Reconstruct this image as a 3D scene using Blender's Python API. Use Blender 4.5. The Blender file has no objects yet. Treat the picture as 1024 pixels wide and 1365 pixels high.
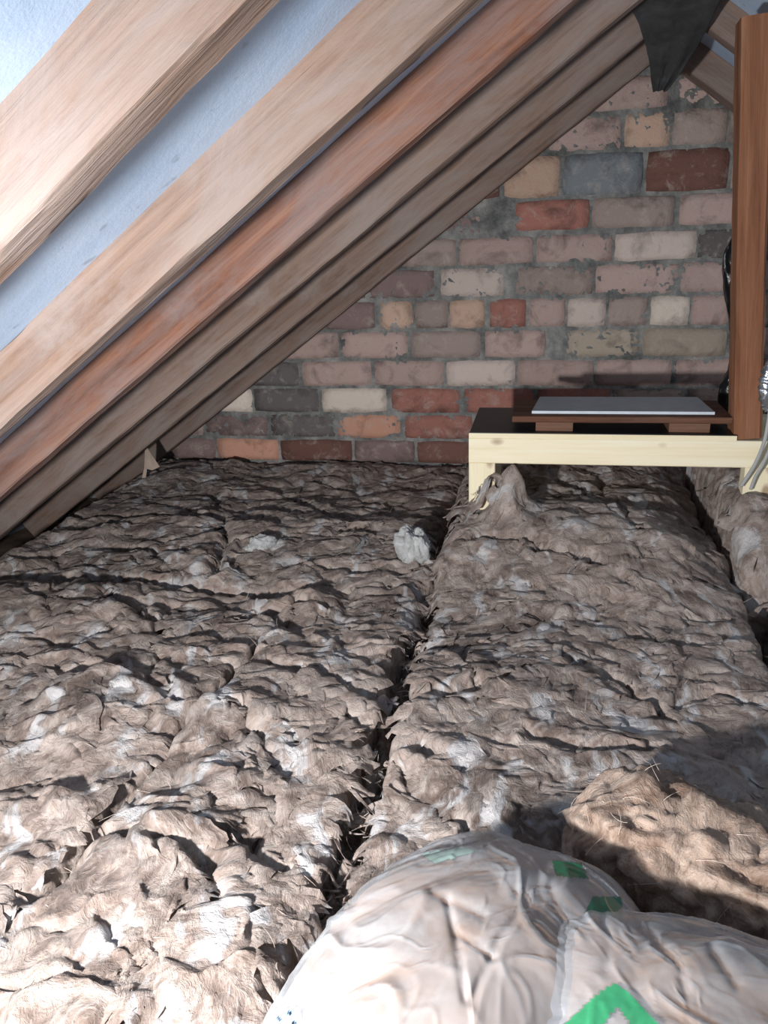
import bpy, bmesh, math, random
import numpy as np
from mathutils import Matrix, Vector

random.seed(7)
rng = np.random.default_rng(7)
scene = bpy.context.scene
COL = scene.collection

# ------------------------------------------------------------------ camera
F = 1080.0; CX, CY = 512.0, 682.5; RIDGE_VP = (730.0, 310.0); ROLL = 2.0
CAMZ = 0.90                                            # camera height above the loft floor
_Y = np.array([RIDGE_VP[0]-CX, CY-RIDGE_VP[1], F]); _Y /= np.linalg.norm(_Y)
_X = np.array([math.cos(math.radians(ROLL)), math.sin(math.radians(ROLL)), 0.0])
_X = _X - _X.dot(_Y)*_Y; _X /= np.linalg.norm(_X)
_Z = -np.cross(_X, _Y)
if _Z[1] < 0: _Z = -_Z
BAS = np.array([_X, _Y, _Z])                            # rows: world axes in camera coords

def ray(p): return BAS @ np.array([p[0]-CX, -(p[1]-CY), F])
def at(p, y):                                           # photo pixel on the upright plane at depth y
    d = ray(p); d = d*y/d[1]; return Vector((d[0], d[1], d[2]+CAMZ))
def fl(p, z=0.16):                                      # photo pixel on the level plane at height z
    d = ray(p); d = d*(z-CAMZ)/d[2]; return Vector((d[0], d[1], d[2]+CAMZ))
def proj(P):
    P = np.asarray(P, float).reshape(-1, 3) - np.array([0, 0, CAMZ]); v = P @ BAS
    return np.stack([CX+F*v[:, 0]/v[:, 2], CY-F*v[:, 1]/v[:, 2]], 1)

cam_data = bpy.data.cameras.new('camera'); cam = bpy.data.objects.new('camera', cam_data); COL.objects.link(cam)
right, up, back = BAS[:, 0], BAS[:, 1], -BAS[:, 2]
M = Matrix(((right[0], up[0], back[0], 0), (right[1], up[1], back[1], 0), (right[2], up[2], back[2], CAMZ), (0, 0, 0, 1)))
cam.matrix_world = M
cam_data.sensor_fit = 'VERTICAL'; cam_data.sensor_height = 24.0; cam_data.lens = F*24.0/1365.0
cam_data.clip_start = 0.02
scene.camera = cam

# ------------------------------------------------------------------ world, lamp, exposure
world = bpy.data.worlds.new('attic_dimness'); scene.world = world; world.use_nodes = True
world.node_tree.nodes['Background'].inputs[0].default_value = (0.92, 0.95, 1.0, 1)
world.node_tree.nodes['Background'].inputs[1].default_value = 0.34

def lamp(name, loc, aim, power, size, blend, radius, color=(1, 1, 1)):
    l = bpy.data.lights.new(name, 'SPOT'); l.energy = power; l.spot_size = math.radians(size); l.spot_blend = blend
    l.shadow_soft_size = radius; l.color = color
    o = bpy.data.objects.new(name, l); COL.objects.link(o); o.location = loc
    o.rotation_euler = (Vector(aim)-Vector(loc)).to_track_quat('-Z', 'Y').to_euler()
    return o
# the hand torch held low beside the bags, just below the frame, pointed at the gable
lamp('hand_torch_offscreen', (-0.52, 0.0, 0.59), (-0.08, 1.6, 0.30), 114, 140, 1.0, 0.035, (1.0, 0.98, 0.965))

vs = scene.view_settings
vs.view_transform = 'Standard'; vs.look = 'None'; vs.gamma = 1.0; vs.use_curve_mapping = False
vs.exposure = 0.15

# ------------------------------------------------------------------ helpers
def tag(o, label=None, cat=None, group=None, kind=None):
    if label: o['label'] = label
    if cat: o['category'] = cat
    if group: o['group'] = group
    if kind: o['kind'] = kind
    return o
def empty(name, loc):
    o = bpy.data.objects.new(name, None); COL.objects.link(o); o.location = loc; o.empty_display_size = 0.05
    return o
def mesh_obj(name, verts, faces, mat, parent=None, origin=None, smooth=True):
    """verts in world space; the object's origin goes to `origin` (or the parent's)."""
    v = np.asarray(verts, float)
    if origin is None: origin = Vector(parent.location) if parent and parent.type == 'EMPTY' else Vector((0, 0, 0))
    me = bpy.data.meshes.new(name)
    me.from_pydata((v-np.array(origin)).tolist(), [], faces if isinstance(faces, list) else faces.tolist())
    me.update()
    if smooth: me.polygons.foreach_set('use_smooth', [True]*len(me.polygons))
    o = bpy.data.objects.new(name, me); COL.objects.link(o)
    if mat: me.materials.append(mat)
    if parent is not None:
        o.parent = parent
        if parent.type != 'EMPTY': o.location = Vector(origin)-Vector(parent.location)
        # an Empty's children share its origin
    else:
        o.location = origin
    return o
def base_of(v):
    v = np.asarray(v, float)
    return Vector((float((v[:, 0].min()+v[:, 0].max())/2), float((v[:, 1].min()+v[:, 1].max())/2), float(v[:, 2].min())))
def grid_faces(nu, nv, wrap_u=False, off=0):
    i, j = np.meshgrid(np.arange(nu if wrap_u else nu-1), np.arange(nv-1), indexing='ij')
    a = i*nv+j; b = ((i+1) % nu)*nv+j
    return np.stack([a, b, b+1, a+1], -1).reshape(-1, 4)+off

_perm = rng.permutation(4096)
def perlin(x, y, seed=0):
    x = np.asarray(x, float)+seed*17.31; y = np.asarray(y, float)+seed*9.73
    xi = np.floor(x).astype(int); yi = np.floor(y).astype(int); xf = x-xi; yf = y-yi
    def g(ix, iy, dx, dy):
        h = _perm[(_perm[ix & 4095]+iy) & 4095]; a = h*(2*math.pi/4096)*7.0
        return np.cos(a)*dx+np.sin(a)*dy
    u = xf*xf*xf*(xf*(xf*6-15)+10); v = yf*yf*yf*(yf*(yf*6-15)+10)
    n0 = g(xi, yi, xf, yf)*(1-u)+g(xi+1, yi, xf-1, yf)*u
    n1 = g(xi, yi+1, xf, yf-1)*(1-u)+g(xi+1, yi+1, xf-1, yf-1)*u
    return (n0*(1-v)+n1*v)*1.5

# ------------------------------------------------------------------ materials
def srgb(r, g, b, k=1.0):
    f = lambda c: ((c/255+0.055)/1.055)**2.4 if c > 10 else c/255/12.92
    return tuple(min(0.9, f(c)*k) for c in (r, g, b))+(1,)
class NT:
    def __init__(s, name):
        s.m = bpy.data.materials.new(name); s.m.use_nodes = True; s.t = s.m.node_tree; s.n = s.t.nodes; s.b = s.n['Principled BSDF']
        s.out = s.n['Material Output']
    def node(s, typ, **kw):
        n = s.n.new(typ)
        for k, v in kw.items():
            if k in n.inputs.keys() if isinstance(k, str) else False: n.inputs[k].default_value = v
            else: setattr(n, k, v)
        return n
    def link(s, a, b): s.t.links.new(a, b)
    def coord(s, scale=(1, 1, 1), kind='Object', rot=(0, 0, 0)):
        c = s.node('ShaderNodeTexCoord'); m = s.node('ShaderNodeMapping'); m.inputs['Scale'].default_value = scale; m.inputs['Rotation'].default_value = rot
        s.link(c.outputs[kind], m.inputs['Vector']); return m.outputs['Vector']
    def noise(s, vec, scale, detail=4, rough=0.55, dist=0.0):
        n = s.node('ShaderNodeTexNoise'); n.inputs['Scale'].default_value = scale; n.inputs['Detail'].default_value = detail
        n.inputs['Roughness'].default_value = rough; n.inputs['Distortion'].default_value = dist; s.link(vec, n.inputs['Vector']); return n.outputs['Fac']
    def ramp(s, fac, stops):
        r = s.node('ShaderNodeValToRGB'); e = r.color_ramp.elements
        while len(e) < len(stops): e.new(0.5)
        for el, (p, c) in zip(e, stops): el.position = p; el.color = c if len(c) == 4 else tuple(c)+(1,)
        s.link(fac, r.inputs['Fac']); return r.outputs['Color']
    def mix(s, a, b, fac, mode='MIX'):
        m = s.node('ShaderNodeMix', data_type='RGBA', blend_type=mode)
        for sock, v in ((m.inputs[0], fac), (m.inputs[6], a), (m.inputs[7], b)):
            if hasattr(v, 'is_linked'): s.link(v, sock)
            else: sock.default_value = v
        return m.outputs[2]
    def math(s, op, a, b=0.0):
        m = s.node('ShaderNodeMath', operation=op)
        for sock, v in zip(m.inputs, (a, b)):
            if hasattr(v, 'is_linked'): s.link(v, sock)
            else: sock.default_value = v
        return m.outputs[0]
    def bump(s, h, dist, strength=1.0, normal=None):
        b = s.node('ShaderNodeBump'); b.inputs['Distance'].default_value = dist; b.inputs['Strength'].default_value = strength
        s.link(h, b.inputs['Height'])
        if normal: s.link(normal, b.inputs['Normal'])
        return b.outputs['Normal']

def wool_material(name, dark, mid, pale, white, patch=0.565):
    k = NT(name)
    v = k.coord()
    def warped(vec, scale, amt, stretch, rot=0.0):
        n = k.node('ShaderNodeTexNoise'); n.inputs['Scale'].default_value = scale; n.inputs['Detail'].default_value = 3; k.link(vec, n.inputs['Vector'])
        sc = k.node('ShaderNodeVectorMath', operation='SCALE'); sc.inputs['Scale'].default_value = amt; k.link(n.outputs['Color'], sc.inputs[0])
        ad = k.node('ShaderNodeVectorMath', operation='ADD'); k.link(vec, ad.inputs[0]); k.link(sc.outputs[0], ad.inputs[1])
        m = k.node('ShaderNodeMapping'); m.inputs['Scale'].default_value = stretch; m.inputs['Rotation'].default_value = (0, 0, rot); k.link(ad.outputs[0], m.inputs['Vector'])
        return m.outputs['Vector']
    w1 = warped(v, 5.0, 0.42, (1, 2.4, 1.6), 0.3); w2 = warped(v, 9.0, 0.16, (3.0, 1, 1.6), 0.5)
    big = k.noise(v, 4.0, 4, 0.55, 0.4)
    c = k.ramp(big, [(0.30, dark), (0.50, mid), (0.72, mid)])
    st = k.noise(w1, 11, 7, 0.62)
    c = k.mix(c, pale, k.math('MULTIPLY', k.ramp(st, [(0.46, (0, 0, 0)), (0.64, (1, 1, 1))]), 0.75))
    c = k.mix(c, dark, k.math('MULTIPLY', k.ramp(st, [(0.34, (1, 1, 1)), (0.47, (0, 0, 0))]), 0.75))
    s2 = k.noise(w2, 26, 6, 0.65)
    c = k.mix(c, pale, k.math('MULTIPLY', k.ramp(s2, [(0.54, (0, 0, 0)), (0.68, (1, 1, 1))]), 0.5))
    c = k.mix(c, dark, k.math('MULTIPLY', k.ramp(s2, [(0.32, (1, 1, 1)), (0.43, (0, 0, 0))]), 0.6))
    pn = k.noise(w2, 8.0, 3, 0.5)
    c = k.mix(c, white, k.math('MULTIPLY', k.ramp(pn, [(patch, (0, 0, 0)), (patch+0.08, (1, 1, 1))]), 0.65))
    k.link(c, k.b.inputs['Base Color'])
    k.b.inputs['Roughness'].default_value = 0.95; k.b.inputs['Specular IOR Level'].default_value = 0.08
    k.b.inputs['Sheen Weight'].default_value = 0.10
    f2 = k.noise(w2, 70, 5, 0.7)
    n = k.bump(st, 0.009, 0.7); n = k.bump(s2, 0.006, 0.7, n); n = k.bump(f2, 0.003, 0.8, n)
    k.link(n, k.b.inputs['Normal'])
    tl = k.node('ShaderNodeBsdfTranslucent'); k.link(c, tl.inputs['Color']); k.link(n, tl.inputs['Normal'])     # loose fibre lets light through
    ms = k.node('ShaderNodeMixShader'); ms.inputs[0].default_value = 0.22; k.link(k.b.outputs[0], ms.inputs[1]); k.link(tl.outputs[0], ms.inputs[2])
    k.link(ms.outputs[0], k.out.inputs['Surface'])
    return k.m
WOOL = wool_material('aged_mineral_wool', srgb(98, 84, 77, 1.1), srgb(150, 135, 127, 1.2), srgb(184, 173, 166, 1.2), srgb(208, 209, 212, 1.1))
WOOL_TAN = wool_material('fresh_tan_mineral_wool', srgb(118, 96, 82, 1.1), srgb(166, 144, 130, 1.15), srgb(192, 174, 160, 1.15), srgb(210, 195, 180, 1.1), 0.72)
WOOL_WHITE = wool_material('pale_wool_tuft', srgb(150, 148, 146), srgb(205, 207, 208), srgb(225, 228, 230), srgb(235, 238, 240))

def fibre_material():
    k = NT('loose_fibre'); k.b.inputs['Base Color'].default_value = srgb(205, 190, 178); k.b.inputs['Roughness'].default_value = 0.7
    return k.m
FIBRE = fibre_material()

def wood_material(name, dark, mid, pale, dust, dust_amt, rough=0.8, knots=0.0, relief=0.0025, tint=True):
    k = NT(name)
    g = k.noise(k.coord((1.3, 26, 26)), 1.6, 7, 0.62, 0.5)
    c = k.ramp(g, [(0.24, dark), (0.5, mid), (0.76, pale)])
    fine = k.noise(k.coord((3, 90, 90)), 2.0, 4, 0.6)
    c = k.mix(c, dark, k.math('MULTIPLY', k.ramp(fine, [(0.34, (1, 1, 1)), (0.48, (0, 0, 0))]), 0.3))
    if knots > 0:
        vo = k.node('ShaderNodeTexVoronoi'); vo.inputs['Scale'].default_value = 1.0; vo.inputs['Randomness'].default_value = 1.0
        k.link(k.coord((9, 16, 16)), vo.inputs['Vector'])
        kn = k.ramp(vo.outputs['Distance'], [(0.09, (1, 1, 1)), (0.2, (0, 0, 0))])
        c = k.mix(c, srgb(120, 78, 42), k.math('MULTIPLY', kn, knots))
    d = k.noise(k.coord((2.2, 7, 7)), 2.5, 6, 0.7, 0.7)
    c = k.mix(c, dust, k.math('MULTIPLY', k.ramp(d, [(0.34, (0, 0, 0)), (0.66, (1, 1, 1))]), dust_amt))
    if tint:
        oi = k.node('ShaderNodeObjectInfo'); c = k.mix(c, oi.outputs['Color'], 1.0, 'MULTIPLY')
    k.link(c, k.b.inputs['Base Color']); k.b.inputs['Roughness'].default_value = rough
    k.b.inputs['Specular IOR Level'].default_value = 0.25
    n = k.bump(g, relief*2, 0.7); n = k.bump(fine, relief, 0.6, n); n = k.bump(d, relief*1.5, 0.5, n)
    k.link(n, k.b.inputs['Normal'])
    return k.m
OLDWOOD = wood_material('old_sawn_timber', srgb(100, 78, 66), srgb(146, 122, 108), srgb(172, 150, 136), srgb(160, 150, 146), 0.9)
REDWOOD = wood_material('red_brown_timber', srgb(74, 50, 42), srgb(140, 99, 81), srgb(176, 137, 115), srgb(142, 131, 131), 0.8)
POSTWOOD = wood_material('orange_brown_post', srgb(102, 62, 42), srgb(154, 106, 78), srgb(182, 142, 112), srgb(152, 118, 96), 0.35)
PINE = wood_material('new_pine', srgb(228, 212, 172), srgb(240, 230, 200), srgb(247, 240, 220), srgb(242, 234, 212), 0.2, 0.6, 0.7, 0.0006)
BOARDWOOD = wood_material('old_brown_board', srgb(60, 38, 28), srgb(104, 72, 56), srgb(140, 108, 90), srgb(120, 100, 88), 0.4)

def membrane_material():
    k = NT('breather_membrane')
    a = k.noise(k.coord(), 7, 5, 0.6); c = k.ramp(a, [(0.3, srgb(168, 194, 224)), (0.7, srgb(188, 209, 234))])
    s = k.noise(k.coord(), 30, 2); c = k.mix(c, srgb(120, 136, 152), k.math('MULTIPLY', k.ramp(s, [(0.66, (0, 0, 0)), (0.74, (1, 1, 1))]), 0.5))
    k.link(c, k.b.inputs['Base Color']); k.b.inputs['Roughness'].default_value = 0.6
    k.link(k.bump(k.noise(k.coord(), 300, 2), 0.0006, 0.5, k.bump(a, 0.006, 0.5)), k.b.inputs['Normal'])
    return k.m
MEMBRANE = membrane_material()

def mortar_material():
    k = NT('lime_mortar')
    a = k.noise(k.coord(), 14, 8, 0.7); c = k.ramp(a, [(0.32, srgb(96, 98, 98, 1.6)), (0.50, srgb(132, 134, 133, 1.9)), (0.66, srgb(172, 171, 168, 1.8))])
    k.link(c, k.b.inputs['Base Color']); k.b.inputs['Roughness'].default_value = 0.95; k.b.inputs['Specular IOR Level'].default_value = 0.1
    k.link(k.bump(k.noise(k.coord(), 60, 8, 0.8), 0.02, 1.0), k.b.inputs['Normal'])
    return k.m
MORTAR = mortar_material()
def brick_material():
    k = NT('old_brick')
    oi = k.node('ShaderNodeObjectInfo')
    c0 = k.node('ShaderNodeTexCoord'); add = k.node('ShaderNodeVectorMath', operation='ADD'); mul = k.node('ShaderNodeVectorMath', operation='SCALE')
    cmb = k.node('ShaderNodeCombineXYZ')
    for i in range(3): k.link(oi.outputs['Random'], cmb.inputs[i])
    mul.inputs['Scale'].default_value = 37.0; k.link(cmb.outputs[0], mul.inputs[0]); k.link(c0.outputs['Object'], add.inputs[0]); k.link(mul.outputs[0], add.inputs[1])
    v = add.outputs[0]
    a = k.noise(v, 11, 6, 0.65, 0.4)
    c = k.mix(oi.outputs['Color'], srgb(60, 52, 50), k.math('MULTIPLY', k.ramp(a, [(0.30, (1, 1, 1)), (0.47, (0, 0, 0))]), 0.55))
    b = k.noise(v, 20, 7, 0.75, 0.5)
    c = k.mix(c, srgb(176, 166, 158, 1.25), k.math('MULTIPLY', k.ramp(b, [(0.52, (0, 0, 0)), (0.72, (1, 1, 1))]), 0.65))
    k.link(c, k.b.inputs['Base Color']); k.b.inputs['Roughness'].default_value = 0.92; k.b.inputs['Specular IOR Level'].default_value = 0.15
    n = k.bump(k.noise(v, 40, 8, 0.7), 0.006, 0.9); n = k.bump(a, 0.010, 0.6, n)
    k.link(n, k.b.inputs['Normal'])
    return k.m
BRICK = brick_material()
def plain(name, col, rough, spec=0.5, noise_amt=0.15, scale=30, metal=0.0, bump=0.0):
    k = NT(name); a = k.noise(k.coord(), scale, 5, 0.6)
    dk = tuple(x*(1-noise_amt*2) for x in col[:3])+(1,); lt = tuple(min(1, x*(1+noise_amt)) for x in col[:3])+(1,)
    k.link(k.ramp(a, [(0.3, dk), (0.7, lt)]), k.b.inputs['Base Color']); k.b.inputs['Roughness'].default_value = rough
    k.b.inputs['Specular IOR Level'].default_value = spec; k.b.inputs['Metallic'].default_value = metal
    if bump: k.link(k.bump(a, bump, 0.8), k.b.inputs['Normal'])
    return k.m
FLOORDARK = plain('dusty_boards', srgb(124, 108, 95), 0.95, 0.1, 0.3, 12)
BLACKFACE = plain('black_film_faced_ply', srgb(30, 32, 35), 0.45, 0.4, 0.1, 20)
GREYSHEET = plain('grey_sheet', srgb(176, 185, 192), 0.45, 0.4, 0.06, 25)
SHEET_EDGE = plain('pale_sheet_edge', srgb(205, 215, 224), 0.5, 0.3, 0.05, 40)
DARKFELT = plain('dark_grey_felt', srgb(66, 68, 70), 0.75, 0.3, 0.2, 18, bump=0.004)
BLACKPOLY = plain('black_polythene', srgb(22, 23, 26), 0.3, 0.5, 0.2, 25, bump=0.004)
CABLE = plain('grey_cable', srgb(168, 170, 170), 0.4, 0.5, 0.06, 40)
FOIL = plain('crumpled_foil', srgb(205, 212, 222), 0.25, 0.5, 0.1, 60, 0.9, 0.004)
STAMPINK = plain('stamp_ink', srgb(95, 88, 80), 0.8, 0.2, 0.2, 200)
PAPER = plain('torn_card', srgb(190, 172, 158), 0.8, 0.2, 0.12, 40)

# ------------------------------------------------------------------ roof geometry
TH = math.radians(35.7); ST, CT = math.sin(TH), math.cos(TH)
def Nl(y):                                             # perpendicular offset of the left membrane from the camera (the roof sags towards the gable)
    y = np.asarray(y, float); return 0.323-0.054*np.clip((y-1.5)/1.1, 0, 1.1)
NR = 0.612
def left_pt(a, y, n):                                  # a: distance down the slope
    return np.stack([-CT*a-ST*n, y+0*a, -ST*a+CT*n+CAMZ], -1)
def right_pt(a, y, n):
    return np.stack([CT*a+ST*n, y+0*a, -ST*a+CT*n+CAMZ], -1)
D = 2.68                                               # gable wall

# floor
fx = np.linspace(-2.2, 1.7, 40); fy = np.linspace(-0.6, 2.9, 40); X, Y = np.meshgrid(fx, fy, indexing='ij')
Zf = 0.004*perlin(X*6, Y*6, 3)-0.004
tag(mesh_obj('floor', np.stack([X, Y, Zf], -1).reshape(-1, 3), grid_faces(40, 40), FLOORDARK), 'dusty boards below the insulation', None, kind='structure')

# left roof membrane
na, ny = 150, 130
a = np.linspace(-0.60, 1.95, na); yy = np.linspace(-0.45, D+0.02, ny); A, Yg = np.meshgrid(a, yy, indexing='ij')
n = Nl(Yg)-0.002+0.004*np.abs(perlin(A*2.0, Yg*4, 5))+0.001*perlin(A*9, Yg*9, 6)
P = left_pt(A, Yg, n)
xr = 0.285
P[..., 0] = np.minimum(P[..., 0], xr)
tag(mesh_obj('ceiling_left', P.reshape(-1, 3), grid_faces(na, ny), MEMBRANE), 'pale blue-grey breather membrane behind the rafters', None, kind='structure')
a2 = np.linspace(-0.62, 0.95, 90); A, Yg = np.meshgrid(a2, yy, indexing='ij')
P = right_pt(A, Yg, NR-0.004+0.006*np.abs(perlin(A*3, Yg*4, 8)))
P[..., 0] = np.maximum(P[..., 0], xr)
tag(mesh_obj('ceiling_right', P.reshape(-1, 3), grid_faces(90, ny), MEMBRANE), 'pale membrane on the far roof slope', None, kind='structure')

def beam_mesh(name, L, w, d, seed=0, rough=0.002, nl=70, wavy_top=0.0, wavy_bot=0.0, arris=0.004):
    """timber: x along, y width, z depth, rounded arrises, uneven faces"""
    prof = []
    def edge(p0, p1, m):
        for i in range(m): prof.append((p0[0]+(p1[0]-p0[0])*i/m, p0[1]+(p1[1]-p0[1])*i/m))
    r = arris
    edge((r, 0), (w-r, 0), 4); edge((w-r, 0), (w, r), 1); edge((w, r), (w, d-r), 6); edge((w, d-r), (w-r, d), 1)
    edge((w-r, d), (r, d), 4); edge((r, d), (0, d-r), 1); edge((0, d-r), (0, r), 6); edge((0, r), (r, 0), 1)
    prof = np.array(prof); m = len(prof)
    xs = np.linspace(0, L, nl)
    V = np.zeros((nl, m, 3)); V[..., 0] = xs[:, None]; V[..., 1] = prof[None, :, 0]; V[..., 2] = prof[None, :, 1]
    ang = np.arange(m)[None, :]
    nn = perlin(xs[:, None]*5+0*ang, 0.35*ang+0*xs[:, None], seed)+0.5*perlin(xs[:, None]*22, 0.7*ang+0*xs[:, None], seed+3)
    c = np.array([w/2, d/2]); dirv = prof-c; dirv /= np.linalg.norm(dirv, axis=1)[:, None]
    V[..., 1] += nn*rough*dirv[None, :, 0]; V[..., 2] += nn*rough*dirv[None, :, 1]
    if wavy_top or wavy_bot:
        wob = perlin(xs*4.5, xs*0, seed+11)+0.6*perlin(xs*13, xs*0, seed+12)
        top = np.clip((prof[:, 1]/d-0.5)*2, 0, 1); bot = np.clip((0.5-prof[:, 1]/d)*2, 0, 1)
        V[..., 2] += wob[:, None]*wavy_top*top[None]-wob[:, None]*wavy_bot*bot[None]
    faces = []
    for i in range(nl-1):
        for j in range(m):
            b = (j+1) % m; faces.append((i*m+j, i*m+b, (i+1)*m+b, (i+1)*m+j))
    faces.append(tuple(range(m-1, -1, -1))); faces.append(tuple((nl-1)*m+j for j in range(m)))
    # outward normals
    faces = [f[::-1] for f in faces]
    me = bpy.data.meshes.new(name); me.from_pydata(V.reshape(-1, 3).tolist(), [], faces); me.update()
    bm = bmesh.new(); bm.from_mesh(me); bmesh.ops.recalc_face_normals(bm, faces=bm.faces); bm.to_mesh(me); bm.free()
    me.polygons.foreach_set('use_smooth', [True]*len(me.polygons))
    try: me.set_sharp_from_angle(angle=math.radians(32))
    except Exception: pass
    return me
def beam(name, me, mat, mw, color=(1, 1, 1, 1), parent=None):
    o = bpy.data.objects.new(name, me); COL.objects.link(o)
    if not me.materials: me.materials.append(mat)
    o.color = color
    if parent: o.parent = parent; o.matrix_basis = Matrix.Translation(-Vector(parent.location)) @ mw
    else: o.matrix_basis = mw
    return o

ROT_L = Matrix.Rotation(-TH, 4, 'Y')                   # local x runs up the left slope, local z out of the roof
ROT_R = Matrix.Rotation(math.pi-TH if False else TH, 4, 'Y')  # local x runs down the right slope
A_BOT, A_TOP = 1.80, -0.50
rafters = [
    # y, clear offset, material, colour, label, wavy, depth
    (0.607, 0.250, OLDWOOD, (0.74, 0.71, 0.69, 1), 'dusty rafter between the two wide strips of membrane', 0.0),
    (1.000, 0.247, OLDWOOD, (0.74, 0.71, 0.69, 1), 'grey-brown rafter with ragged upper edge beside the wide membrane strip', 0.006),
    (1.390, 0.245, REDWOOD, (0.85, 0.80, 0.77, 1), 'reddish-brown rafter with grey weathered streak beside the thin membrane sliver', 0.002),
    (1.790, 0.238, OLDWOOD, (0.74, 0.71, 0.69, 1), 'tan-brown rafter next to the reddish weathered rafter', 0.002),
    (2.180, 0.217, OLDWOOD, (0.74, 0.71, 0.69, 1), 'brown rafter, second from the brick gable', 0.002),
    (2.580, 0.194, OLDWOOD, (0.74, 0.71, 0.69, 1), 'brown rafter lying closest along the brick gable', 0.003),
]
for i, (y0, nb, mat, colr, lab, wav) in enumerate(rafters):
    d = float(Nl(y0+0.025))-nb+0.004
    me = beam_mesh('rafter', A_BOT-A_TOP, 0.050, d, seed=20+i, rough=0.0022, nl=130, wavy_top=wav)
    p = left_pt(np.array(A_BOT), np.array(y0), np.array(nb))
    o = beam('rafter', me, mat, Matrix.Translation(Vector(p)) @ ROT_L, colr)
    tag(o, lab, 'rafter', 'rafters of the long roof slope')
# thin strip between the last rafter and the bricks
me = beam_mesh('timber_strip', A_BOT-A_TOP, 0.042, 0.05, seed=40, rough=0.002, nl=110)
o = beam('timber_strip', me, OLDWOOD, Matrix.Translation(Vector(left_pt(np.array(A_BOT), np.array(2.634), np.array(0.199)))) @ ROT_L, (0.74, 0.71, 0.69, 1))
tag(o, 'thin timber strip squeezed between last rafter and bricks', 'timber')
for i, (y0, nb, lab) in enumerate(((2.18, 0.545, 'grey-brown rafter of the short far slope above the membrane strip'),
                                   (2.585, 0.540, 'grey-brown rafter of the short far slope against the bricks'))):
    me = beam_mesh('rafter', 1.30, 0.052 if i == 0 else 0.085, NR-nb, seed=50+i, nl=70)
    o = beam('rafter', me, OLDWOOD, Matrix.Translation(Vector(right_pt(np.array(-0.40), np.array(y0), np.array(nb)))) @ ROT_R, (0.74, 0.71, 0.69, 1))
    tag(o, lab, 'rafter', 'rafters of the short roof slope')
me = beam_mesh('ridge_board', 2.55, 0.024, 0.06, seed=61, nl=60)
o = beam('ridge_board', me, OLDWOOD, Matrix.Translation((0.302, 0.12, CAMZ+0.478)) @ Matrix.Rotation(math.pi/2, 4, 'Z'), (0.74, 0.71, 0.69, 1))
tag(o, 'upright ridge board where the two roof slopes meet', 'ridge board')

# ------------------------------------------------------------------ gable wall: mortar bed + single bricks
xs = np.arange(-1.75, 1.25, 0.0055); zs = np.arange(-0.90, 0.62, 0.0055)
X, Z = np.meshgrid(xs, zs, indexing='ij')
rel = 0.0025*perlin(X*9, Z*11, 70)+0.0030*perlin(X*38, Z*38, 71)+0.0030*perlin(X*75, Z*75, 72)+0.002*perlin(X*130, Z*130, 73)+0.001
rub = np.exp(-(((X+0.17)/0.10)**2+((Z-0.045)/0.05)**2))+np.exp(-(((X-0.24)/0.16)**2+((Z-0.36)/0.05)**2))
Yw = D-rel-0.006*rub-0.004*np.abs(perlin(X*20, Z*20, 74))*rub
V = np.stack([X, Yw, Z+CAMZ], -1).reshape(-1, 3)
Fq = grid_faces(len(xs), len(zs))
cen = V[Fq].mean(1); cz = cen[:, 2]-CAMZ
keep = (-ST*cen[:, 0]+CT*cz < 0.268) & (ST*cen[:, 0]+CT*cz < 0.612)
wall = tag(mesh_obj('wall_back', V, Fq[keep][:, ::-1], MORTAR), 'old brick gable wall with rough grey mortar', None, kind='structure')

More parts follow.
